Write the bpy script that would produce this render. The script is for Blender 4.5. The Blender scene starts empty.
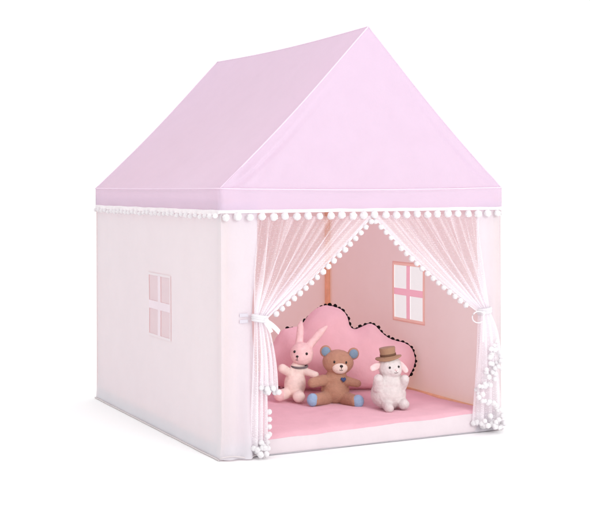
import bpy, bmesh, math, random
from mathutils import Vector, Matrix, noise
random.seed(7)
sc = bpy.context.scene
C = bpy.data.collections.new("scene"); sc.collection.children.link(C)

# ------------------------------------------------------------------ camera
YAW = .4622; ROLL = -.0029
CAM = Vector((-1.516, -3.5747, .868))
FW = Vector((math.sin(YAW), math.cos(YAW), 0)); RT = Vector((math.cos(YAW), -math.sin(YAW), 0)); UP = Vector((0, 0, 1))
cr, sr = math.cos(ROLL), math.sin(ROLL)
cx_ = RT*cr + UP*sr; cy_ = UP*cr - RT*sr
cd = bpy.data.cameras.new("camera"); cam = bpy.data.objects.new("camera", cd); C.objects.link(cam)
m3 = Matrix((cx_, cy_, -FW)).transposed().to_4x4(); m3.translation = CAM
cam.matrix_world = m3
cd.sensor_width = 36; cd.sensor_fit = 'HORIZONTAL'; cd.lens = 1229.12/590*36
cd.shift_x = 0; cd.shift_y = -(256.5-185.856)/590
cd.clip_end = 500; cd.clip_start = .05
sc.camera = cam

# ------------------------------------------------------------------ light
w = bpy.data.worlds.new("World"); sc.world = w; w.use_nodes = True
bg = w.node_tree.nodes["Background"]; bg.inputs[0].default_value = (1, 1, 1, 1); bg.inputs[1].default_value = 1.17
def area(name, loc, target, size, power, col=(1, 1, 1)):
    l = bpy.data.lights.new(name, 'AREA'); l.shape = 'SQUARE'; l.size = size; l.energy = power; l.color = col
    o = bpy.data.objects.new(name, l); C.objects.link(o); o.location = loc
    o.rotation_euler = (Vector(target)-Vector(loc)).to_track_quat('-Z', 'Y').to_euler()
    return o
area("key_softbox", (.7, -4.2, 1.9), (.6, .5, .4), 1.5, 74)
sc.view_settings.view_transform = 'Standard'; sc.view_settings.look = 'None'
sc.view_settings.exposure = 0; sc.view_settings.gamma = 1
cy = sc.cycles
cy.max_bounces = 14; cy.diffuse_bounces = 8; cy.glossy_bounces = 2; cy.transmission_bounces = 8; cy.transparent_max_bounces = 24
cy.use_denoising = True
cy.caustics_reflective = False; cy.caustics_refractive = False

# ------------------------------------------------------------------ measuring: photo pixel + distance -> place in the room
F = 1229.12
def at(u, v, a):
    px, py = u-295, v-185.856
    px, py = px*cr+py*sr, -px*sr+py*cr
    return CAM + (FW + RT*(px/F) - UP*(py/F))*a

# ------------------------------------------------------------------ materials
def nodes(name):
    m = bpy.data.materials.new(name); m.use_nodes = True
    nt = m.node_tree; nt.nodes.clear()
    out = nt.nodes.new('ShaderNodeOutputMaterial')
    return m, nt, out
def link(nt, a, b): nt.links.new(a, b)
def bump_chain(nt, specs):
    """specs: list of (scale, strength, distance)"""
    tc = nt.nodes.new('ShaderNodeTexCoord'); last = None
    for scale, st, di in specs:
        n = nt.nodes.new('ShaderNodeTexNoise'); n.inputs['Scale'].default_value = scale; n.inputs['Detail'].default_value = 3
        link(nt, tc.outputs['Object'], n.inputs['Vector'])
        b = nt.nodes.new('ShaderNodeBump'); b.inputs['Strength'].default_value = st; b.inputs['Distance'].default_value = di
        link(nt, n.outputs['Fac'], b.inputs['Height'])
        if last: link(nt, last.outputs['Normal'], b.inputs['Normal'])
        last = b
    return tc, last
def vary(nt, tc, col, amt, scale):
    n = nt.nodes.new('ShaderNodeTexNoise'); n.inputs['Scale'].default_value = scale; n.inputs['Detail'].default_value = 4
    link(nt, tc.outputs['Object'], n.inputs['Vector'])
    mr = nt.nodes.new('ShaderNodeMapRange'); mr.inputs['From Min'].default_value = .3; mr.inputs['From Max'].default_value = .7
    mr.inputs['To Min'].default_value = 1-amt; mr.inputs['To Max'].default_value = 1+amt*.4
    link(nt, n.outputs['Fac'], mr.inputs['Value'])
    mx = nt.nodes.new('ShaderNodeVectorMath'); mx.operation = 'SCALE'; mx.inputs[0].default_value = col
    link(nt, mr.outputs['Result'], mx.inputs['Scale'])
    return mx.outputs['Vector']
CLOTH = .94
def fabric(name, refl, trans=None, mix=.4, bumps=((9, .25, .02), (300, .15, .002)), amt=.03):
    """thin cloth: reflects one colour and lets light of another through"""
    m, nt, out = nodes(name)
    refl = tuple(c*CLOTH for c in refl); trans = trans and tuple(c*CLOTH for c in trans)
    tc, b = bump_chain(nt, bumps)
    d = nt.nodes.new('ShaderNodeBsdfDiffuse'); d.inputs['Roughness'].default_value = .6
    link(nt, vary(nt, tc, refl, amt, 14), d.inputs['Color']); link(nt, b.outputs['Normal'], d.inputs['Normal'])
    if trans is None: link(nt, d.outputs[0], out.inputs[0]); return m
    t = nt.nodes.new('ShaderNodeBsdfTranslucent'); t.inputs['Color'].default_value = (*trans, 1)
    link(nt, b.outputs['Normal'], t.inputs['Normal'])
    mx = nt.nodes.new('ShaderNodeMixShader'); mx.inputs[0].default_value = mix
    link(nt, d.outputs[0], mx.inputs[1]); link(nt, t.outputs[0], mx.inputs[2]); link(nt, mx.outputs[0], out.inputs[0])
    return m
def sheer(name, col, base, edge=.5, hem=False, dots=False, glow=.5, tint=None):
    """see-through netting: threads (diffuse + translucent) with gaps between them"""
    m, nt, out = nodes(name)
    d = nt.nodes.new('ShaderNodeBsdfDiffuse'); d.inputs[0].default_value = (*col, 1)
    t = nt.nodes.new('ShaderNodeBsdfTranslucent'); t.inputs[0].default_value = (*(tint or col), 1)
    a = nt.nodes.new('ShaderNodeMixShader'); a.inputs[0].default_value = glow
    link(nt, d.outputs[0], a.inputs[1]); link(nt, t.outputs[0], a.inputs[2])
    tr = nt.nodes.new('ShaderNodeBsdfTransparent')
    lw = nt.nodes.new('ShaderNodeLayerWeight'); lw.inputs[0].default_value = .35
    ma = nt.nodes.new('ShaderNodeMath'); ma.operation = 'MULTIPLY_ADD'; ma.inputs[1].default_value = edge; ma.inputs[2].default_value = base
    link(nt, lw.outputs['Facing'], ma.inputs[0]); val = ma.outputs[0]
    if dots:
        uv = nt.nodes.new('ShaderNodeUVMap')
        vo = nt.nodes.new('ShaderNodeTexVoronoi'); vo.inputs['Scale'].default_value = 56; vo.inputs['Randomness'].default_value = .35
        link(nt, uv.outputs[0], vo.inputs['Vector'])
        lt = nt.nodes.new('ShaderNodeMath'); lt.operation = 'LESS_THAN'; lt.inputs[1].default_value = .24
        link(nt, vo.outputs['Distance'], lt.inputs[0])
        k = nt.nodes.new('ShaderNodeMath'); k.operation = 'MULTIPLY_ADD'; k.inputs[1].default_value = .19
        link(nt, lt.outputs[0], k.inputs[0]); link(nt, val, k.inputs[2]); val = k.outputs[0]
    if hem:
        at_ = nt.nodes.new('ShaderNodeAttribute'); at_.attribute_name = 'gather'
        k = nt.nodes.new('ShaderNodeMath'); k.operation = 'ADD'
        link(nt, at_.outputs['Fac'], k.inputs[0]); link(nt, val, k.inputs[1]); val = k.outputs[0]
    cl = nt.nodes.new('ShaderNodeMath'); cl.operation = 'MINIMUM'; cl.inputs[1].default_value = .97
    link(nt, val, cl.inputs[0])
    mx = nt.nodes.new('ShaderNodeMixShader'); link(nt, cl.outputs[0], mx.inputs[0])
    link(nt, tr.outputs[0], mx.inputs[1]); link(nt, a.outputs[0], mx.inputs[2]); link(nt, mx.outputs[0], out.inputs[0])
    return m
def solid(name, col, rough=.6, bumps=((60, .2, .004),), amt=.06, sheen=0, spec=.3):
    m, nt, out = nodes(name)
    tc, b = bump_chain(nt, bumps)
    p = nt.nodes.new('ShaderNodeBsdfPrincipled')
    link(nt, vary(nt, tc, col, amt, 20), p.inputs['Base Color'])
    p.inputs['Roughness'].default_value = rough; p.inputs['Specular IOR Level'].default_value = spec
    p.inputs['Sheen Weight'].default_value = sheen
    link(nt, b.outputs['Normal'], p.inputs['Normal']); link(nt, p.outputs[0], out.inputs[0])
    return m
def knit(name, col, scale=260, strength=.35, sheen=.15, amt=.08):
    """ribbed knitted toy cloth: fine courses plus fuzz"""
    m, nt, out = nodes(name)
    tc, b = bump_chain(nt, ((120, .35, .003), (25, .3, .006)))
    wv = nt.nodes.new('ShaderNodeTexWave'); wv.bands_direction = 'Z'; wv.inputs['Scale'].default_value = scale/6.28*2
    wv.inputs['Distortion'].default_value = 1.2; wv.inputs['Detail Scale'].default_value = 4
    link(nt, tc.outputs['Object'], wv.inputs['Vector'])
    b2 = nt.nodes.new('ShaderNodeBump'); b2.inputs['Strength'].default_value = strength; b2.inputs['Distance'].default_value = .002
    link(nt, wv.outputs['Fac'], b2.inputs['Height']); link(nt, b.outputs['Normal'], b2.inputs['Normal'])
    p = nt.nodes.new('ShaderNodeBsdfPrincipled'); p.inputs['Roughness'].default_value = .9; p.inputs['Specular IOR Level'].default_value = .1
    p.inputs['Sheen Weight'].default_value = sheen
    link(nt, vary(nt, tc, col, amt*1.3, 60), p.inputs['Base Color']); link(nt, b2.outputs['Normal'], p.inputs['Normal'])
    link(nt, p.outputs[0], out.inputs[0])
    return m

M = dict(
    floor=solid("white_seamless", (.955, .955, .955), .8, ((4, .02, .01),), .0, spec=0),
    roof=fabric("pink_tent_cloth", (.875, .805, .94), (.88, .62, .73), .45, ((5, .22, .03), (320, .12, .002)), .02),
    piping=fabric("pink_piping", (.86, .70, .82), None, 0, ((40, .1, .002),), .02),
    wall=fabric("white_tent_cloth", (.88, .925, .98), (.94, .49, .37), .31, ((6, .18, .03), (320, .12, .002)), .015),
    panel=fabric("white_front_cloth", (.865, .845, .885), (.91, .85, .89), .35, ((11, .3, .02), (320, .12, .002)), .015),
    frame=fabric("pink_window_tape", (.95, .46, .58), (.95, .52, .62), .5),
    tape_in=fabric("salmon_binding", (.95, .64, .58), (.95, .56, .49), .42),
    tape_out=fabric("lilac_binding", (.90, .89, .95), (.95, .70, .70), .32),
    pane=sheer("window_netting", (.84, .82, .85), .70, .15, glow=.5, tint=(.86, .84, .84)),
    tulle=sheer("white_tulle", (.985, .965, .985), .045, .42, hem=True, dots=True, glow=.45),
    lace=fabric("white_lace_tape", (1.03, 1.01, 1.02), (1.0, .98, .99), .3, ((160, .6, .004),), .04),
    pom=fabric("white_pompom_yarn", (.985, .965, .98), (.97, .95, .96), .3, ((7, .25, .15),), .02),
    ribbon=fabric("white_ribbon", (.96, .94, .96), (.95, .93, .95), .35),
    hem=fabric("grey_hem", (.72, .66, .67), None),
    wood=solid("tan_pole", (.93, .56, .35), .5, ((40, .1, .002),), .12),
    mat_top=fabric("pink_plush_mat", (.83, .505, .58), None, 0, ((7, .4, .03), (220, .4, .003)), .05),
    mat_side=fabric("pale_mat_side", (.77, .69, .72), None, 0, ((8, .3, .02),), .03),
    cloud=fabric("pink_cushion_velvet", (.96, .645, .70), None, 0, ((12, .35, .025), (200, .25, .003)), .04),
    black=fabric("black_pompom_yarn", (.018, .015, .016), None, 0, ((7, .3, .1),), .2),
    bear=knit("brown_knit", (.53, .30, .205)),
    blue=knit("blue_knit", (.36, .53, .74)),
    slate=knit("slate_blue_knit", (.24, .36, .48)),
    heart=knit("navy_heart", (.07, .11, .26)),
    cream=knit("cream_knit", (.93, .80, .70)),
    bunny=knit("pink_bunny_plush", (.95, .68, .67), 160, .15),
    bunny_body=knit("cream_bunny_plush", (.97, .83, .76), 160, .15),
    sheep=knit("white_fleece", (.74, .68, .67), 190, .16),
    earpink=knit("pink_felt", (.92, .66, .66), 160, .1),
    felt=solid("brown_felt", (.40, .235, .15), .95, ((150, .5, .003),), .12, .2, .1),
    band=solid("dark_hat_band", (.17, .09, .06), .9, ((150, .5, .003),), .1, 0, .1),
    eye=solid("black_bead", (.012, .010, .010), .25, ((10, .0, .001),), .0, 0, .5),
    thread=solid("dark_thread", (.10, .045, .045), .8),
    collar=solid("grey_collar", (.22, .19, .20), .8, ((300, .8, .003),), .5),
    tab=fabric("grey_tab", (.70, .66, .72), None),
)

# ------------------------------------------------------------------ helpers
ORI = {}
def empty(name, loc, label, cat, group=None):
    o = bpy.data.objects.new(name, None); C.objects.link(o); o.location = loc; o.empty_display_size = .1
    o['label'] = label; o['category'] = cat
    if group: o['group'] = group
    ORI[o] = Vector(loc)
    return o
def link_mesh(name, me, mat, parent, loc=None):
    o = bpy.data.objects.new(name, me); C.objects.link(o)
    if mat and not me.materials:
        for mm in (mat if isinstance(mat, (list, tuple)) else [mat]): me.materials.append(mm)
    if parent is not None:
        o.parent = parent; ORI[o] = ORI[parent]
        if loc is not None: o.location = Vector(loc)-ORI[parent]; ORI[o] = Vector(loc)
    return o
def mesh(name, V, Fc, mat, parent=None, smooth=True, uv=None, attr=None, matidx=None):
    org = ORI[parent] if parent is not None else Vector((0, 0, 0))
    me = bpy.data.meshes.new(name)
    me.from_pydata([tuple(Vector(v)-org) for v in V], [], Fc)
    if smooth: me.polygons.foreach_set('use_smooth', [True]*len(me.polygons))
    if uv:
        l = me.uv_layers.new(name='UVMap')
        for lp in me.loops: l.data[lp.index].uv = uv[lp.vertex_index]
    if attr:
        a = me.attributes.new('gather', 'FLOAT', 'POINT'); a.data.foreach_set('value', attr)
    if matidx:
        me.polygons.foreach_set('material_index', matidx)
    me.update()
    return link_mesh(name, me, mat, parent)
class MB:
    def __init__(s): s.V = []; s.F = []; s.MI = []
    def add(s, V, Fc, mi=0):
        b = len(s.V); s.V += [Vector(v) for v in V]; s.F += [tuple(i+b for i in f) for f in Fc]; s.MI += [mi]*len(Fc)
    def grid(s, fn, nu, nv, closed_u=False, mi=0):
        V = [fn(i/nu, j/nv) for j in range(nv+1) for i in range(nu+(0 if closed_u else 1))]
        n = nu if closed_u else nu+1
        Fc = []
        for j in range(nv):
            for i in range(nu):
                a = j*n+i; b_ = j*n+(i+1) % n
                Fc.append((a, b_, b_+n, a+n))
        s.add(V, Fc, mi)
    def tube(s, pts, r, n=10, mi=0):
        pts = [Vector(p) for p in pts]; rs = r if isinstance(r, (list, tuple)) else [r]*len(pts)
        V = []; Fc = []
        for i, p in enumerate(pts):
            d = (pts[min(i+1, len(pts)-1)]-pts[max(i-1, 0)]).normalized()
            u = d.cross(UP if abs(d.z) < .9 else Vector((1, 0, 0))).normalized(); v = d.cross(u)
            for k in range(n):
                a = 2*math.pi*k/n; V.append(p+(u*math.cos(a)+v*math.sin(a))*rs[i])
        for i in range(len(pts)-1):
            for k in range(n): Fc.append((i*n+k, i*n+(k+1) % n, (i+1)*n+(k+1) % n, (i+1)*n+k))
        Fc.append(tuple(range(n))[::-1]); Fc.append(tuple((len(pts)-1)*n+k for k in range(n)))
        s.add(V, Fc, mi)
    def ball(s, c, r, axes=None, nu=24, nv=14, mi=0):
        """ellipsoid; r = radii along axes"""
        c = Vector(c); ax = axes or (RT, FW, UP)
        if not isinstance(r, (list, tuple)): r = (r, r, r)
        V = []; Fc = []
        for j in range(1, nv):
            t = math.pi*j/nv
            for i in range(nu):
                a = 2*math.pi*i/nu
                V.append(c+ax[0]*(r[0]*math.sin(t)*math.cos(a))+ax[1]*(r[1]*math.sin(t)*math.sin(a))+ax[2]*(r[2]*math.cos(t)))
        top = len(V); V += [c+ax[2]*r[2], c-ax[2]*r[2]]
        for j in range(nv-2):
            for i in range(nu): Fc.append((j*nu+i, (j+1)*nu+i, (j+1)*nu+(i+1) % nu, j*nu+(i+1) % nu))
        for i in range(nu):
            Fc.append((top, i, (i+1) % nu)); Fc.append((top+1, (nv-2)*nu+(i+1) % nu, (nv-2)*nu+i))
        s.add(V, Fc, mi)
    def limb(s, p, rp, q, rq, n=9):
        p, q = Vector(p), Vector(q)
        for k in range(n):
            t = k/(n-1); s.ball(p.lerp(q, t), rp+(rq-rp)*t, nu=16, nv=10)
    def build(s, name, mat, parent, smooth=True):
        return mesh(name, s.V, s.F, mat, parent, smooth, matidx=s.MI if any(s.MI) else None)
    def fuse(s, name, mat, parent, voxel=.003, it=6, fuzz=0):
        """merge overlapping volumes into one continuous skin"""
        org = ORI[parent]
        me = bpy.data.meshes.new(name+'_raw'); me.from_pydata([tuple(v-org) for v in s.V], [], s.F)
        o = bpy.data.objects.new(name+'_raw', me); C.objects.link(o)
        r = o.modifiers.new('r', 'REMESH'); r.mode = 'VOXEL'; r.voxel_size = voxel
        sm = o.modifiers.new('s', 'SMOOTH'); sm.iterations = it; sm.factor = .5
        dg = bpy.context.evaluated_depsgraph_get(); dg.update()
        me2 = bpy.data.meshes.new_from_object(o.evaluated_get(dg)); me2.name = name
        bpy.data.objects.remove(o); bpy.data.meshes.remove(me)
        me2.materials.clear()
        if fuzz:
            ns = [v.normal.copy() for v in me2.vertices]
            for v, n in zip(me2.vertices, ns):
                v.co += n*fuzz*(noise.noise(v.co*110)+.6*noise.noise(v.co*260))
        me2.polygons.foreach_set('use_smooth', [True]*len(me2.polygons)); me2.update()
        return link_mesh(name, me2, mat, parent)
def N(x, y, z=0): return noise.noise(Vector((x, y, z)))

# fuzzy pompom meshes, shared by all copies of the same size
def pom_mesh(name, r, seed, mat, sub=3):
    bm = bmesh.new(); bmesh.ops.create_icosphere(bm, subdivisions=sub, radius=1)
    for v in bm.verts:
        n = v.co.normalized()
        v.co = n*r*(1+.10*N(n.x*3+seed, n.y*3, n.z*3)+.10*N(n.x*9, n.y*9+seed, n.z*9)+random.uniform(-.10, .09))
        v.co.z *= .97
    me = bpy.data.meshes.new(name); bm.to_mesh(me); bm.free()
    me.polygons.foreach_set('use_smooth', [True]*len(me.polygons)); me.materials.append(mat)
    return me
POM = [pom_mesh('pompom', 1, s, M['pom']) for s in (0, 5, 11, 23)]
BPOM = [pom_mesh('pompom', 1, s, M['black'], 2) for s in (2, 9, 17)]
def pom(parent, p, r, bank=POM):
    o = link_mesh('pompom', random.choice(bank), None, parent, p)
    o.rotation_euler = (random.uniform(0, 6), random.uniform(0, 6), random.uniform(0, 6))
    k = r*random.uniform(.88, 1.06); o.scale = (k, k, k*random.uniform(.92, 1.03))
    return o

# ------------------------------------------------------------------ setting
fl = MB(); R_ = 120
fl.add([(-R_, -R_, 0), (R_, -R_, 0), (R_, R_, 0), (-R_, R_, 0)], [(0, 1, 2, 3)])
g = fl.build('floor', M['floor'], None, False); g['kind'] = 'structure'

# ------------------------------------------------------------------ the play tent
W, D, HF, HB, HA = 1.0822, 1.298, .86, .789, 1.4005
tent = empty('play_tent', (W/2, D/2, 0), 'pink and white house shaped play tent with tied back sheer curtains', 'play tent')

def slope_pt(side, u, v):
    """u front-to-back, v eave-to-ridge; cloth sags a little between the poles"""
    x = (W/2)*v; y = D*u; z = HF+(HA-HF)*v
    rake = .010*math.sin(math.pi*v)
    mid = math.sin(math.pi*u)
    s = rake+mid*(.014*v+.014*math.sin(math.pi*v))
    n = Vector((-(HA-HF), 0, W/2)).normalized()
    p = Vector((x, y, z))-n*s
    p.x += n.x*s*v**3
    ed = min(u, 1-u)
    p -= n*(.0035*mid**.5*math.sin(math.pi*v)**.5*math.sin(u*11+v*5+3*N(u*2, v*2, 8))*max(0, 1-ed*5)
            +.009*mid*max(0, 1-v/.35)*v/.35*math.sin(u*23+2*N(u*5, v*3))*(.5+N(u*3, 2)))
    p -= n*(.004*mid*math.sin(math.pi*v)*N(u*3, v*3, 4))
    if side > 0: p.x = W-p.x
    return p
for side in (-1, 1):
    m_ = MB(); m_.grid(lambda u, v: slope_pt(side, u, v), 120, 80)
    m_.build('roof_slope', M['roof'], tent)
for y_, sgn, uu in ((0, -1, 0), (D, 1, 1)):
    def gab(u, v):
        a, b = slope_pt(-1, uu, v), slope_pt(1, uu, v)
        p = a.lerp(b, u)
        k = math.sin(math.pi*u)*math.sin(math.pi*min(v*1.15, 1))
        p.y += -sgn*(.010*k+.004*k*N(u*4, v*4, 2))
        # puckered band beside the rakes where the cloth is pulled over the poles
        wid = (b-a).length; fade = min(1, v/.08)*max(0, 1-v/.72)
        for dist, q in ((u*wid, 1.0), ((1-u)*wid, .35)):
            c0 = .030+.010*math.sin(v*7)+.012*v
            p.y += sgn*q*fade*(.0105*math.exp(-((dist-c0)/.011)**2)-.008*math.exp(-((dist-c0-.024)/.012)**2))
            p.y += sgn*q*.008*max(0, 1-v/.30)*math.sin(dist*95+v*20)*math.exp(-dist/.09)*min(1, v/.03)
        # slack fold along the eave
        p.z -= (.007*math.sin(math.pi*u)+.004*math.sin(5*u))*max(0, 1-v*6)*math.sin(math.pi*u)**.5 if v < .17 else 0
        return p
    m_ = MB(); m_.grid(gab, 140, 90); m_.build('gable', M['roof'], tent)

# valance: closed strip hanging from the eaves, on the outside of the walls
def per(t):
    """perimeter point, front first, left to right"""
    L = [(0, 0), (W, 0), (W, D), (0, D)]; t = (t % 1)*4; i = int(t); f = t-i
    a, b = L[i], L[(i+1) % 4]
    return Vector((a[0]+(b[0]-a[0])*f, a[1]+(b[1]-a[1])*f, 0)), i, f
NRM = [Vector((0, -1, 0)), Vector((1, 0, 0)), Vector((0, 1, 0)), Vector((-1, 0, 0))]
def val(u, v):
    p, i, f = per(u)
    e = math.sin(math.pi*f)
    zt = HF-(.006*e if i in (0, 2) else .002*e)
    zb = HB-.004*e*N(f*6, i*3.1)
    p.z = zt+(zb-zt)*v
    p += NRM[i]*(e**.5*(.004*math.sin(math.pi*v)+.008*math.exp(-((v-.16)/.10)**2)*(1+.6*N(f*5, i))+.003*v*N(f*9, v*2, i))+.0015)
    return p
m_ = MB(); m_.grid(val, 256, 8, True); valance = m_.build('valance', M['roof'], tent)
# folded seam where slope and valance meet, and the seams up the rakes
m_ = MB()
pp = [val(k/200, 0)+NRM[per(k/200)[1]]*.001 for k in range(201)]
for i in range(4): m_.tube(pp[i*50:(i+1)*50+1], .0024, 6)
for uu in (0, 1):
    for s_ in (-1, 1): m_.tube([slope_pt(s_, uu, k/30) for k in range(31)], .0022, 6)
m_.tube([slope_pt(-1, k/30, 1) for k in range(31)], .0022, 6)
m_.build('seam_piping', M['piping'], valance)

# lace tape under the valance with hanging pompoms
def tape(u, v):
    p, i, f = per(u); e = min(1, min(f, 1-f)*30)
    wv = .003*N(f*14, i*2.3, 1)
    p.z = HB+.003+.6*wv-((.0105 if i == 0 else .015)+.5*wv)*v
    p += NRM[i]*(.005+.0025*N(f*30, v*2, i)+.003*v)*(.4+.6*e)
    return p
m_ = MB(); m_.grid(tape, 400, 3, True); trim = m_.build('pompom_trim', M['lace'], tent)
nf = 26
for k in range(nf):
    f = (k+.35)/nf; p = Vector((W*f, -.014+random.uniform(-.003, .003), HB-.0195+random.uniform(-.002, .002)))
    pom(trim, p, .0130)
# rows on the other three sides, one stuff part (too many for parts of their own)
m_ = MB()
rows = [(Vector((-.011, D*(k+.3)/31, 0)), .0088) for k in range(31)]+[(Vector((W+.011, D*(k+.3)/31, 0)), .0088) for k in range(31)]+[(Vector((W*(k+.3)/26, D+.011, 0)), .0105) for k in range(26)]
for q, r in rows:
    q.z = HB-.018+random.uniform(-.003, .003); src = random.choice(POM)
    rr = r*random.uniform(.9, 1.1)
    m_.add([q+Vector(v.co)*rr for v in src.vertices], [tuple(f.vertices) for f in src.polygons])
o = m_.build('pompom_row', M['pom'], trim); o['kind'] = 'stuff'

# walls: single sheets with the window cut out
def wall(name, fn, nu, nv, hole, parent=tent):
    """fn(s, z) -> point; s along the wall in metres. hole=(s0,s1,z0,z1)"""
    L, Hh = nu, nv
    ss = [L*k/60 for k in range(61)]; zs = [Hh*k/44 for k in range(45)]
    if hole:
        for q in hole[:2]: ss[min(range(61), key=lambda i: abs(ss[i]-q))] = q
        for q in hole[2:]: zs[min(range(45), key=lambda i: abs(zs[i]-q))] = q
    V = [fn(a, b) for b in zs for a in ss]; Fc = []
    for j in range(44):
        for i in range(60):
            if hole and ss[i] >= hole[0]-1e-6 and ss[i+1] <= hole[1]+1e-6 and zs[j] >= hole[2]-1e-6 and zs[j+1] <= hole[3]+1e-6: continue
            a = j*61+i; Fc.append((a, a+1, a+62, a+61))
    return mesh(name, V, Fc, M['wall'], parent)
WT = HB+.03
def left_fn(s, z):
    e = math.sin(math.pi*s/D)
    x = .004+.006*e*math.sin(math.pi*z/WT)*(1+N(s*2, z*2, 7))+.003*N(s*5, z*1.5, 3)*e+.0035*e*math.sin(s*17+2*N(s*3, z*2, 5))*(.4+.6*z/WT)*(.4+N(s*2, z, 6))
    x -= .006*max(0, 1-z/.12)**2
    return Vector((x, s, z+.004))
def right_fn(s, z):
    p = left_fn(s, z); e = math.sin(math.pi*s/D)
    p.x = W-.004-.006*e*math.sin(math.pi*z/WT)*(1+N(s*2, z*2, 17))-.003*N(s*5, z*1.5, 13)*e+.006*max(0, 1-z/.12)**2
    return p
def back_fn(s, z):
    e = math.sin(math.pi*s/W)
    return Vector((s, D-.004-.006*e*math.sin(math.pi*z/WT)-.003*N(s*5, z*1.5, 23)*e, z+.004))
HL = (.466, .684, .329, .543); HR = (.500, .716, .331, .544)
def cut(h, b): return (h[0]-b, h[1]+b, h[2]-b, h[3]+b)
wl = wall('wall', left_fn, D, WT, cut(HL, .005)); wr = wall('wall', right_fn, D, WT, cut(HR, .009)); wb = wall('wall', back_fn, W, WT, None)

def window(fn, hole, tw, mull, out, mats):
    """sewn tape frame with a cross, netting behind"""
    s0, s1, z0, z1 = hole; th = .0025
    m = MB()
    def strip(a0, a1, b0, b1, d=0, mi=0):
        def f(u, v): p = fn(a0+(a1-a0)*u, b0+(b1-b0)*v); p.x += out*(th+d); return p
        m.grid(f, max(2, int((a1-a0)/.02)), max(2, int((b1-b0)/.02)), mi=mi)
    strip(s0-tw, s1+tw, z1-.001, z1+tw, 0, 1); strip(s0-tw, s1+tw, z0-tw, z0+.001, 0, 1)
    strip(s0-tw, s0+.001, z0+.001, z1-.001, .0003, 1); strip(s1-.001, s1+tw, z0+.001, z1-.001, .0003, 1)
    sm, zm = (s0+s1)/2, (z0+z1)/2
    strip(s0, s1, zm-mull, zm+mull, .0006)
    strip(sm-mull, sm+mull, z0, zm-mull, .0004); strip(sm-mull, sm+mull, zm+mull, z1, .0004)
    fr = m.build('window', mats, tent, False)
    p = MB()
    for a0, a1 in ((s0, sm-mull), (sm+mull, s1)):
        for b0, b1 in ((z0, zm-mull), (zm+mull, z1)):
            p.grid(lambda u, v: fn(a0+(a1-a0)*u, b0+(b1-b0)*v), 6, 6)
    p.build('mesh_pane', M['pane'], fr)
window(left_fn, HL, .008, .0145, -1, [M['tape_out'], M['wall']]); window(right_fn, HR, .013, .0135, -1, [M['frame'], M['tape_in']])

# front panels either side of the opening
def lpanel(u, v):
    z = .004+(HB+.02)*v
    wd = .128-.020*math.exp(-((z-.44)/.16)**2)-.0*v
    wd += .016*max(0, 1-z/.20)
    x = left_fn(0, z-.004).x+wd*u
    low = max(0, 1-z/.42)
    y = .003*min(1, u*6)-.010*math.sin(math.pi*u)*low+.020*low*math.sin(u*13+1.0+2*low)*u+.0035*N(u*3, z*5, 9)*min(1, u*6)
    y -= .016*max(0, 1-z/.12)**1.5*math.sin(math.pi*u)
    return Vector((x, y, z))
def rpanel(u, v):
    z = .004+(HB+.02)*v
    wd = .100-.012*math.exp(-((z-.43)/.16)**2)+.01*max(0, 1-z/.2)
    x = W-.004-wd*(1-u)
    y = .003+.004*N(u*3, z*5, 31)-.006*max(0, 1-z/.15)*math.sin(math.pi*u)
    return Vector((x, y, z))
for fn in (lpanel, rpanel):
    m_ = MB(); m_.grid(fn, 40, 90); o = m_.build('front_panel', M['panel'], tent)
    tb = MB(); zc = .447
    if fn is lpanel:
        for dz in (-.010, .010): tb.grid(lambda a, b: Vector((.066+.030*a, -.0015+.002*N(a*3, dz*90), zc+dz-.0055+.011*b)), 8, 3)
    else:
        tb.grid(lambda a, b: Vector((1.008+.012*a, -.0015, .430+.016*b)), 4, 3)
    tb.build('tie_loop', M['tab'], o)

# groundsheet and hem
m_ = MB()
m_.grid(lambda u, v: Vector((-.006+(W+.012)*u, -.002+.004*N(u*5, 1)+(D+.008)*v, .0035)), 30, 30)
m_.build('groundsheet', M['panel'], tent)
m_ = MB()
m_.tube([(-.006+.002*N(k*.3, 0), D*k/40, .004) for k in range(41)], .0024, 6)
m_.tube([(W+.004, D*k/40, .006) for k in range(41)], .004, 6)
m_.tube([(W*k/40, D, .006) for k in range(41)], .004, 6)
m_.tube([(-.006+.14*k/14, -.012-.010*math.sin(math.pi*k/14), .012+.004*math.sin(k*.5)) for k in range(15)], .0022, 6)
m_.build('hem', M['hem'], tent)

# wooden poles of the frame
for (px, py) in ((.022, .022), (W-.022, .022), (W-.020, D-.020), (.022, D-.022)):
    m_ = MB(); m_.tube([(px, py, .006), (px, py, HB+.04)], .0115, 14); m_.build('pole', M['wood'], tent)
for a, b in (((W-.019, .04, .058), (W-.019, D-.03, .058)), ((.03, D-.019, .058), (W-.03, D-.019, .058)), ((.019, .04, .05), (.019, D-.03, .05))):
    m_ = MB(); m_.tube([a, b], .0095, 12); m_.build('rail', M['wood'], tent)

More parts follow.
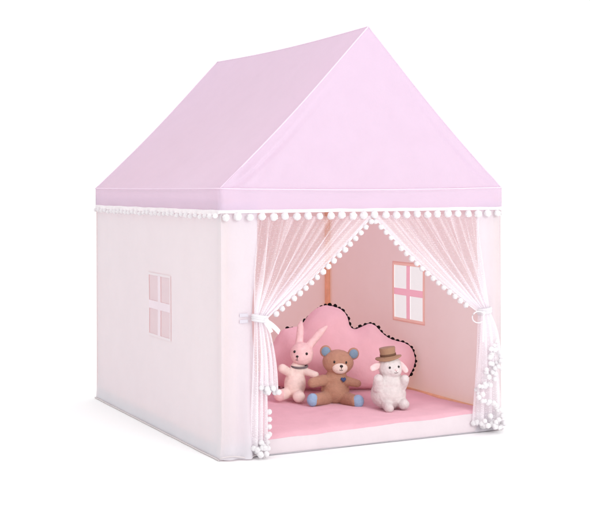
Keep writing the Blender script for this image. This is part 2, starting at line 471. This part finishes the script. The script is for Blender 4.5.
# ------------------------------------------------------------------ curtains
def curtain(side):
    """drape gathered from the eave into the tie, then a double tail hanging below"""
    L = side < 0
    tx0, tx1 = (.130, .556) if L else (.986, .552)      # outer and leading end along the top
    kx0, kx1 = (.110, .146) if L else (1.012, .972)     # same at the tie
    kz0, kz1 = (.452, .440) if L else (.436, .424)
    zt = .768
    V = []; Fc = []; uv = []; at_ = []
    nu, nv = 150, 60
    for j in range(nv+1):
        t = j/nv
        for i in range(nu+1):
            s = i/nu
            e = t**1.0
            x = (tx0+(tx1-tx0)*s)*(1-e)+(kx0+(kx1-kx0)*s)*e
            z = zt*(1-e)+(kz0+(kz1-kz0)*s)*e
            # belly: outer cloth drops first, leading edge a little slack
            bow = math.sin(math.pi*t)
            z -= .016*bow*s
            fold = (1+.4*N(s*6, 1.1))*math.sin(s*2*math.pi*7+2.1*math.sin(s*9)+1.3*N(s*5, t*1.2, 4+side)+.6*t) + .5*math.sin(s*2*math.pi*15+2+t)
            amp = (.0035+.014*min(1, t*1.6))*(1-.55*t**3)*(1-.75*max(0, (s-.86)/.14))
            y = -.004-.016*t**2+amp*fold
            x += (.010*bow*math.cos(s*2*math.pi*7+2.1*math.sin(s*9)+1.3*N(s*5, t*1.2, 4+side)+.6*t))*(1-.7*s)*(1 if L else -1)
            V.append(Vector((x, y, z))); uv.append((s*1.1, t*.9))
            ph = s*2*math.pi*7+2.1*math.sin(s*9)+1.3*N(s*5, t*1.2, 4+side)+.6*t
            gat = .08+(.16 if s > .955 else 0)+.42*min(1, max(0, (s-.70+.10*t)/.16))*(.55+.45*min(1, t*2.5))+.60*max(0, (t-.55)/.45)**1.3
            gat += (.22+.20*N(int(ph/6.2832)*1.7, 3.3))*max(0, math.sin(ph+.9))**3+.22*max(0, math.sin(ph*2.3+1))**6
            at_.append(gat)
    for j in range(nv):
        for i in range(nu):
            a = j*(nu+1)+i; Fc.append((a, a+1, a+nu+2, a+nu+1))
    edge = [V[j*(nu+1)+nu].copy() for j in range(nv+1)]
    # tails: (outer x, inner x) at tie and bottom, bottom z at outer/inner, depth
    tails = ([((.110, .146), (.096, .158), .030, .045, -.016, .4), ((.118, .150), (.128, .186), .228, .222, -.030, 0.)] if L else
             [((.968, 1.016), (.950, 1.070), .040, .035, -.016, .4), ((.972, 1.010), (.954, 1.058), .140, .300, -.030, .1)])
    tail_edges = []
    for (a0, a1), (b0, b1), zb0, zb1, yy, ga in tails:
        base = len(V); n2, m2 = 70, 60
        for j in range(m2+1):
            t = j/m2
            for i in range(n2+1):
                s = i/n2
                zz = (.446 if L else .430); zb = zb0+(zb1-zb0)*s+.008*math.sin(s*14)
                e = 1-(1-t)**1.6
                x = (a0+(a1-a0)*s)*(1-e)+(b0+(b1-b0)*s)*e
                z = zz*(1-t)+zb*t
                amp = .005+.012*t
                y = yy+amp*math.sin(s*2*math.pi*3.5+t*.8+yy*50)*1.0-.008*math.sin(math.pi*t)
                x += .004*math.cos(s*2*math.pi*3.5+t)*t
                V.append(Vector((x, y, z))); uv.append((s*.5, .9+t*.9))
                at_.append(.40+.4*max(0, 1-t*3)**1.5+.12*max(0, math.sin(s*2*math.pi*3.5+t*.8+yy*50+1))**3+(.2 if t > .93 else 0))
        for j in range(m2):
            for i in range(n2):
                a = base+j*(n2+1)+i; Fc.append((a, a+1, a+n2+2, a+n2+1))
        tail_edges.append([[V[base+m2*(n2+1)+i].copy() for i in range(n2+1)], [V[base+j*(n2+1)].copy() for j in range(m2+1)], [V[base+j*(n2+1)+n2].copy() for j in range(m2+1)]])
    o = mesh('curtain', V, Fc, M['tulle'], tent, True, uv, at_)
    return o, edge, tail_edges
def along(pts, step, start=0):
    out = []; acc = step-start
    for a, b in zip(pts, pts[1:]):
        l = (b-a).length
        while acc <= l: out.append(a.lerp(b, acc/l)); acc += step
        acc -= l
    return out

curL, edL, taL = curtain(-1)
curR, edR, taR = curtain(1)
for cur, ed in ((curL, edL), (curR, edR)):
    # woven edge cord carrying the pompoms
    m_ = MB(); m_.tube(ed, .0022, 6); m_.build('edge_cord', M['lace'], cur)
    for p in along(ed[:56], .0272, .012):
        q = p+Vector((random.uniform(-.001, .001), -.006, -.0095)); pom(cur, q, .0098)
# tail pompoms
for p in along(taL[1][0], .021, .004): pom(curL, p+Vector((0, -.006, -.006)), .0095)
for p in along(taL[0][0], .015, .004): pom(curL, p+Vector((0, -.006, -.004)), .0095)
for p in along(taL[0][2][42:], .024, .0): pom(curL, p+Vector((.004, -.006, 0)), .0085)
for q in ((.118, -.045, .018), (.140, -.040, .017), (.128, -.03, .052), (.150, -.03, .07), (.135, -.04, .036)):
    pom(curL, Vector(q), .0105)
for p in along(taR[1][0], .019, .004): pom(curR, p+Vector((0, -.006, -.006)), .0092)
for p in along(taR[0][0], .018, .004): pom(curR, p+Vector((0, -.008, -.006)), .0098)
# small pompoms bunched on the ruffled tail: one stuff part
m_ = MB()
def chain(pts, n, spread, r):
    P_ = [Vector(p) for p in pts]
    for k in range(n):
        t = (k+random.random()*.8)/n*(len(P_)-1); i = min(int(t), len(P_)-2)
        q = P_[i].lerp(P_[i+1], t-i)+Vector((random.uniform(-spread, spread), random.uniform(-.002, .012), random.uniform(-spread, spread)))
        src = random.choice(POM); rr = r*random.uniform(.85, 1.1)
        m_.add([q+Vector(v.co)*rr for v in src.vertices], [tuple(f.vertices) for f in src.polygons])
chain([(1.018, -.052, .335), (1.000, -.055, .270), (.985, -.055, .215), (.952, -.055, .135)], 16, .010, .0088)
chain([(.952, -.055, .130), (.985, -.055, .118), (1.020, -.055, .090), (1.058, -.052, .055)], 13, .010, .0088)
chain([(1.022, -.05, .30), (1.030, -.05, .22), (1.010, -.05, .16)], 10, .020, .0082)
chain([(.985, -.05, .050), (1.055, -.05, .030)], 12, .018, .0090)
o = m_.build('pompom_cluster', M['pom'], curR); o['kind'] = 'stuff'

# ties
m_ = MB()
def ring(cx, cz, rx, ry, tilt=0):
    m_.tube([(cx+rx*math.cos(a), -.022+ry*math.sin(a), cz+tilt*math.cos(a)) for a in [2*math.pi*k/24 for k in range(25)]], .0045, 8)
for dz in (-.007, 0, .007): ring(.128, .446+dz, .024, .022, -.004)
def ribbon(pts, wd, dirv):
    dirv = Vector(dirv).normalized()*wd/2
    P_ = [Vector(p) for p in pts]
    m_.grid(lambda u, v: P_[min(int(u*(len(P_)-1)+.5), len(P_)-1)]+dirv*(2*v-1)+Vector((0, -.0015*math.cos(math.pi*(v-.5)), 0)), len(P_)-1, 3)
def bez(a, b, c, n=12):
    a, b, c = Vector(a), Vector(b), Vector(c)
    return [a*(1-t)**2+b*2*t*(1-t)+c*t*t for t in [k/n for k in range(n+1)]]
ribbon(bez((.140, -.046, .438), (.156, -.060, .428), (.182, -.052, .402)), .016, (.5, 0, 1))
ribbon(bez((.136, -.046, .436), (.140, -.060, .425), (.153, -.054, .404)), .013, (1, 0, .4))
m_.ball((.138, -.047, .440), (.010, .007, .009))
m_.build('tie_ribbon', M['ribbon'], curL)
m_ = MB()
for dz in (-.006, 0, .006): ring(.992, .430+dz, .024, .020, .003)
m_.ball((.972, -.044, .424), (.009, .007, .008))
lp = [Vector((.948+.026*math.cos(a), -.050, .412+.018*math.sin(a)*(1.1))) for a in [2*math.pi*k/20 for k in range(0, 21)]]
m_.tube(lp, .0022, 6)
ribbon(bez((.970, -.050, .420), (.964, -.058, .37), (.966, -.052, .325)), .008, (1, 0, 0))
m_.build('tie_ribbon', M['ribbon'], curR)

# ------------------------------------------------------------------ floor mat
mat_ = empty('floor_mat', (W/2, D/2, .004), 'pink padded floor mat with pale sides lying inside the tent', 'floor mat')
X0, X1, Y0, Y1 = .014, W-.030, .004, D-.032
TOYS = [(p.x, p.y, r) for p, r in ((at(336, 401, 4.53), .11), (at(292, 399, 4.58), .09), (at(390, 407, 4.40), .10))]
def mat_z(x, y):
    f = max(0, 1-y/.25)
    zz = .064+f*(-.009+.022*(x/W))
    for (tx, ty, tr) in TOYS:
        zz -= .006*math.exp(-((x-tx)**2+(y-ty)**2)/tr**2)
    return zz+.004+.0035*N(x*7, y*7, 5)+.0012*N(x*22, y*22, 2)
m_ = MB()
def mtop(u, v):
    x, y = X0+(X1-X0)*u, Y0+(Y1-Y0)*v
    e = min(1, min(u, 1-u)*(X1-X0)/.024, min(v, 1-v)*(Y1-Y0)/.024)
    return Vector((x, y, mat_z(x, y)-.011*(1-e)**2))
m_.grid(mtop, 90, 110); m_.build('mat_top', M['mat_top'], mat_)
m_ = MB()
def side(u, v):
    L_ = [(X0, Y0), (X1, Y0), (X1, Y1), (X0, Y1)]; t = (u % 1)*4; i = int(t); f = t-i
    a, b = L_[i], L_[(i+1) % 4]; x, y = a[0]+(b[0]-a[0])*f, a[1]+(b[1]-a[1])*f
    top = mat_z(x, y)-.011
    k = math.sin(math.pi*v)
    p = Vector((x, y, .0045+(top-.0045)*v)); p += NRM[i]*(.005*k*math.sin(math.pi*f)**.3+.002*N(f*8, v*2, i))
    return p
m_.grid(side, 160, 10, True); m_.build('mat_side', M['mat_side'], mat_)

# ------------------------------------------------------------------ cloud cushion
cush = empty('cloud_cushion', at(340, 386, 4.80), 'pink cloud shaped cushion edged with black pompoms behind the stuffed toys', 'cushion')
OUT = [(407.6,378),(412.8,369.6),(415.2,361.4),(414.6,354.7),(411.6,347.9),(405.5,343),(395.2,340.2),(388.4,337.4),(381.6,332),(375.4,325.5),(369.4,323.4),(361.3,326.7),(354.5,328.9),(349.9,325.4),(347.4,316.7),(342,309.8),(332.8,306),(325.2,305.3),(316.5,308.4),(308.8,315),(304,321.5),(300.6,327.5),(296,326.5),(290.8,327.6),(283,329.5),(277,336),(273.5,342.5),(268.5,349.5),(266.5,360),(266.8,371),(270,380),(277,386),(300,388.5),(340,389),(380,388),(400,385)]
def smooth_closed(P, n):
    k = len(P); out = []
    for i in range(n):
        t = i/n*k; a = int(t); f = t-a
        p0, p1, p2, p3 = (Vector(P[(a+d) % k]) for d in (-1, 0, 1, 2))
        out.append(.5*((2*p1)+(p2-p0)*f+(2*p0-5*p1+4*p2-p3)*f*f+(3*p1-p0-3*p2+p3)*f**3))
    return out
OL = smooth_closed(OUT, 220)
CEN = Vector((338, 360))
def cpt(q, h):
    """point of the cushion plane (leaning back against the corner) pushed out by h"""
    lean = (388-q[1])*.00085
    return at(q[0], q[1], 4.80+lean-h)
def edge_d(q):
    best = 1e9
    for a, b in zip(OL, OL[1:]+OL[:1]):
        ab = b-a; t = max(0, min(1, (q-a).dot(ab)/max(ab.length_squared, 1e-9))); best = min(best, (q-a-ab*t).length)
    return best
rings = 26; NO = len(OL); hs = []
for r in range(1, rings+1):
    k = (r/rings)**.75
    row = []
    for p in OL:
        q = CEN+(p-CEN)*k
        d = edge_d(q)*.00392 if r < rings else 0
        x = 1-min(d/.125, 1); row.append((q, .098*math.sqrt(max(0, 1-x**2.2))))
    hs.append(row)
for it in range(5):       # even out the puffing
    nh = [[x for x in row] for row in hs]
    for r in range(rings-1):
        for i in range(NO):
            nb = [hs[r][i-1][1], hs[r][(i+1) % NO][1], hs[max(r-1, 0)][i][1], hs[r+1][i][1]]
            nh[r][i] = (hs[r][i][0], .5*hs[r][i][1]+.125*sum(nb))
    hs = nh
m_ = MB()
for sgn in (1, -1):
    V = []; Fc = []
    hc = sum(h for _, h in hs[0])/NO
    for r in range(rings):
        for q, h in hs[r]:
            wr_ = .003*N(q[0]*.09, q[1]*.09, 3)*min(1, h/.03)
            V.append(cpt(q, sgn*(h*(1 if sgn > 0 else .7)+wr_)))
    ci = len(V); V.append(cpt(CEN, sgn*hc*(1 if sgn > 0 else .7)))
    for r in range(rings-1):
        for i in range(NO):
            a, b = r*NO+i, r*NO+(i+1) % NO; f_ = (a, b, b+NO, a+NO); Fc.append(f_ if sgn > 0 else f_[::-1])
    for i in range(NO):
        f_ = (ci, (i+1) % NO, i); Fc.append(f_ if sgn > 0 else f_[::-1])
    m_.add(V, Fc)
m_.build('cushion_cover', M['cloud'], cush)
# seam cord and black pompoms; on the left the seam sits behind the bulge of the front
LOOSE = [(288.5, 327.5), (271.8, 345), (273, 382.5), (307, 317)]
def seam(i):
    q = OL[i % NO]; left = 1 if q[0] < 322 else max(0, 1-(q[0]-322)/6)
    for c_ in LOOSE: left *= 1-.9*math.exp(-(q-Vector(c_)).length_squared/14)
    inn = CEN+(q-CEN)*(1-.034*left)
    return cpt(inn, -.016*left-.001-.06*max(0, min(1, (q[1]-381.5)/3))*(1 if q[0] > 283 else 0))
m_ = MB(); m_.tube([seam(i) for i in range(NO+1)], .0026, 6); trimc = m_.build('seam_cord', M['black'], cush)
for p in along([seam(i) for i in range(NO+1)], .0190):
    if (p-CAM).dot(RT) < (at(318, 320, 4.8)-CAM).dot(RT) and random.random() < .72 and p.z > .12 and min((p-at(c_[0], c_[1], 4.83)).length for c_ in LOOSE) > .028: continue
    pom(trimc, p+RT*random.uniform(-.003, .003)+UP*random.uniform(-.003, .004), .0084*random.uniform(.8, 1.15), BPOM)

# ------------------------------------------------------------------ stuffed toys
AX = (RT, FW, UP)
def tilted(deg, yaw=0):
    a = math.radians(deg); b = math.radians(yaw)
    r = RT*math.cos(a)+UP*math.sin(a); u = UP*math.cos(a)-RT*math.sin(a)
    r2 = r*math.cos(b)+FW*math.sin(b); f2 = FW*math.cos(b)-r*math.sin(b)
    return (r2, f2, u)
def on_front(c, r, ax, du, dv, lift=0):
    """point on the front of an ellipsoid at fractions du, dv of its radii"""
    k = math.sqrt(max(0, 1-du*du-dv*dv))
    return c+ax[0]*(r[0]*du)+ax[2]*(r[2]*dv)-ax[1]*(r[1]*k+lift)

# --- teddy bear
bear = empty('teddy_bear', at(336, 404, 4.53), 'brown knitted teddy bear with blue ears and foot soles sitting in the middle', 'stuffed toy')
hc, hr, hax = at(338.0, 362, 4.575), (.0585, .050, .0465), tilted(-4, 6)
b = MB()
b.ball(hc, hr, hax, 32, 20)
b.ball(at(335.3, 390, 4.575), (.053, .050, .052), AX, 32, 20); b.ball(at(336, 380, 4.575), (.044, .042, .044), AX)
b.limb(at(324, 380, 4.55), .021, at(312.5, 382.8, 4.505), .0190); b.limb(at(347, 381, 4.55), .018, at(357.5, 383.5, 4.53), .0145)
b.limb(at(326, 398, 4.55), .026, at(315, 399.7, 4.485), .0225); b.limb(at(345.5, 398.5, 4.55), .026, at(355.5, 401, 4.485), .0225)
b.fuse('body', M['bear'], bear, .003, 5, .0006)
for (u, v) in ((325.6, 351.2), (353.4, 353.6)):
    e = MB(); c = at(u, v, 4.572); e.ball(c, (.0215, .012, .0225), hax); eo = e.build('ear', M['bear'], bear)
    e = MB(); e.ball(c-hax[1]*.0055, (.0172, .0085, .0180), hax); e.build('ear_lining', M['slate'], eo)
for (u, v, t) in ((312.6, 399.8, 14), (358.2, 401.2, -16)):
    e = MB(); c = at(u, v, 4.474); e.ball(c, (.0215, .0165, .0240), tilted(0, t)); e.build('foot_sole', M['blue'], bear)
mc = on_front(hc, hr, hax, .05, -.34, -.010)
e = MB(); e.ball(mc, (.0290, .022, .0225), hax, 28, 18); mz = e.build('muzzle', M['cream'], bear)
e = MB(); e.ball(on_front(mc, (.0290, .022, .0225), hax, .08, .40, 0), (.0062, .005, .0052), hax); e.build('nose', M['eye'], mz)
e = MB(); mr = (.0290, .022, .0225)
e.tube([on_front(mc, mr, hax, .08, k, .0005) for k in (.25, .1, -.05, -.15)], .0011, 6)
e.tube([on_front(mc, mr, hax, .08+x, -.18-.12*(1-(x/.22)**2), .0005) for x in (-.22, -.11, 0, .11, .22)], .0011, 6); e.build('mouth', M['thread'], mz)
for du in (-.38, .38):
    e = MB(); e.ball(on_front(hc, hr, hax, du+.03, .13, 0), (.0036, .0030, .0052), hax, 16, 10); e.build('eye', M['eye'], bear)
# small heart sewn on the chest
hcn = at(343.4, 379.6, 4.575-.040); e = MB(); V = []
for k in range(32):
    t = 2*math.pi*k/32
    V.append(hcn+RT*(.0095*math.sin(t)**3)+UP*(.00062*(13*math.cos(t)-5*math.cos(2*t)-2*math.cos(3*t)-math.cos(4*t)))-FW*.004)
V2 = [v+FW*.016 for v in V]
V3 = [hcn+(v-hcn)*.6-FW*.003 for v in V]
e.add(V+V2+V3+[hcn-FW*.0075], [(i, (i+1) % 32, 32+(i+1) % 32, 32+i) for i in range(32)]+[(64+i, 64+(i+1) % 32, (i+1) % 32, i) for i in range(32)]+[(96, 64+(i+1) % 32, 64+i) for i in range(32)])
e.build('heart_patch', M['heart'], bear)

# --- bunny
bun = empty('plush_bunny', at(294, 400, 4.58), 'pale pink bunny toy with long ears and grey collar sitting left of the bear', 'stuffed toy')
hc, hr, hax = at(301.8, 353.5, 4.61), (.044, .042, .0425), tilted(-4, 0)
b = MB(); b.ball(hc, hr, hax, 32, 20); b.ball(hc-UP*.010-FW*.008, (.041, .036, .033), hax)
b.limb(at(299, 347, 4.62), .016, at(300.5, 327, 4.655), .0125, 14); b.limb(at(300.5, 327, 4.655), .0125, at(301, 322, 4.665), .006, 5)
b.limb(at(309, 346, 4.62), .016, at(321, 331.5, 4.645), .0135, 14); b.limb(at(321, 331.5, 4.645), .0135, at(326.5, 326.5, 4.655), .006, 6)
head = b.fuse('head', M['bunny'], bun, .003, 5, .0006)
b = MB(); b.ball(at(295, 384, 4.605), (.041, .040, .056), tilted(-4), 32, 20); b.ball(at(297.5, 371, 4.61), (.031, .030, .040), tilted(-5))
b.limb(at(290, 373, 4.595), .016, at(282.5, 368.5, 4.565), .0175); b.limb(at(305, 371, 4.60), .0145, at(315.5, 375, 4.575), .0135)
b.limb(at(288, 393, 4.60), .021, at(281, 395, 4.555), .021); b.limb(at(298, 394, 4.60), .021, at(299, 396.5, 4.55), .0215)
b.fuse('body', M['bunny_body'], bun, .003, 5, .0006)
e = MB(); e.ball(at(279.6, 395.2, 4.548), (.0225, .018, .0225), tilted(0, 20)); e.build('foot', M['bunny'], bun)
e = MB(); e.ball(at(299.0, 396.8, 4.545), (.0235, .018, .0215), tilted(0, -5)); e.build('foot', M['bunny_body'], bun)
for du, dv in ((-.63, .22), (.40, .13)):
    e = MB(); e.ball(on_front(hc, hr, hax, du, dv, .0005), (.0048, .0034, .0052), hax, 16, 10); e.build('eye', M['eye'], bun)
ns = on_front(hc, hr, hax, -.38, -.16, .002)
e = MB(); e.ball(ns, (.0052, .004, .0040), hax, 16, 10); e.build('nose', M['eye'], bun)
e = MB(); e.tube([ns-UP*.004, ns-UP*.011], .001, 6); e.tube([ns-UP*(.012+.002*math.cos(x*300))+RT*x+FW*.001 for x in (-.006, -.003, 0, .003, .006)], .001, 6); e.build('mouth', M['thread'], bun)
cc = at(299.5, 365.2, 4.608)
e = MB(); e.tube([cc+RT*(.0290*math.cos(a))+FW*(.0285*math.sin(a))+UP*(-.003+.003*math.sin(a)) for a in [2*math.pi*k/28 for k in range(29)]], .0042, 10); e.build('collar', M['collar'], bun)

# --- sheep with hat
shp = empty('plush_sheep', at(389, 408, 4.42), 'white fleecy sheep toy wearing a brown felt hat at the right', 'stuffed toy')
hc, hr, hax = at(390.2, 366.8, 4.41), (.0435, .042, .040), tilted(3, 22)
b = MB(); b.ball(hc, hr, hax, 32, 20); b.ball(hc-hax[1]*.020-UP*.012+hax[0]*.006, (.027, .026, .023), hax)
b.ball(at(388.3, 394, 4.42), (.064, .056, .056), AX, 36, 22); b.ball(at(389.5, 383, 4.42), (.054, .048, .046), AX)
b.limb(at(378.5, 387, 4.39), .022, at(378.3, 379, 4.372), .0175); b.limb(at(401.5, 386, 4.41), .020, at(404.8, 379, 4.385), .0165)
b.limb(at(386, 404, 4.39), .018, at(389, 408, 4.352), .0175); b.limb(at(401, 402, 4.41), .021, at(404, 404.3, 4.375), .0195)
b.fuse('body', M['sheep'], shp, .003, 4, .0013)
def ear(p0, p1, r0, ax):
    e = MB(); p0, p1 = Vector(p0), Vector(p1)
    for k in range(10):
        t = k/9; e.ball(p0.lerp(p1, t), (r0*(.55+.6*math.sin(math.pi*min(1, t*1.0)*.62+.4))*(1-.35*t), .006, r0*(1-.2*t)*(.5+.5*t if t < .6 else .8)), ax, 14, 8)
    return e.fuse('ear', M['earpink'], shp, .0025, 4)
ear(at(380, 364.5, 4.40), at(372.6, 368.2, 4.39), .019, tilted(25, 20)); ear(at(401, 363.5, 4.405), at(405.8, 370.5, 4.40), .016, tilted(-40, -10))
for du, dv in ((-.46, .14), (.32, .14)):
    e = MB(); e.ball(on_front(hc, hr, hax, du, dv-.05, .001), (.0040, .003, .0042), hax, 16, 10); e.build('eye', M['eye'], shp)
sn = hc-hax[1]*.0455-UP*.006+hax[0]*.002
e = MB(); e.ball(sn, (.005, .0035, .0035), hax, 14, 8); e.build('nose', M['earpink'], shp)
e = MB(); e.tube([sn-UP*.003, sn-UP*.009+hax[1]*.001], .0009, 6); e.tube([sn-UP*(.010+.0016*math.cos(x*260))+hax[0]*x+hax[1]*.001 for x in (-.007, -.0035, 0, .0035, .007)], .0009, 6); e.build('mouth', M['thread'], shp)
# hat: flat felt brim, straight crown with band
kax = tilted(8, -10); kc = at(388.4, 357.6, 4.412)
def lathe(prof, n=40):
    V = []; Fc = []
    for (r, z, dr) in prof:
        for k in range(n):
            a = 2*math.pi*k/n; V.append(kc+kax[0]*(r*math.cos(a))+kax[1]*(r*.92*math.sin(a))+kax[2]*(z+dr*math.cos(2*a)))
    for j in range(len(prof)-1):
        for k in range(n): Fc.append((j*n+k, j*n+(k+1) % n, (j+1)*n+(k+1) % n, (j+1)*n+k))
    return V, Fc
e = MB(); V, Fc = lathe([(.020, -.004, 0), (.046, -.004, .003), (.0485, -.0015, .003), (.046, .002, .003), (.030, .005, .001), (.0275, .009, 0), (.0285, .026, 0), (.0295, .034, 0), (.028, .0375, 0), (.020, .0365, 0), (.0001, .0345, 0)])
e.add(V, Fc); hat = e.build('hat', M['felt'], shp)
e = MB(); V, Fc = lathe([(.0276, .0065, 0), (.0292, .0065, 0), (.0294, .0145, 0), (.0282, .0145, 0)]); e.add(V, Fc); e.build('hat_band', M['band'], hat)
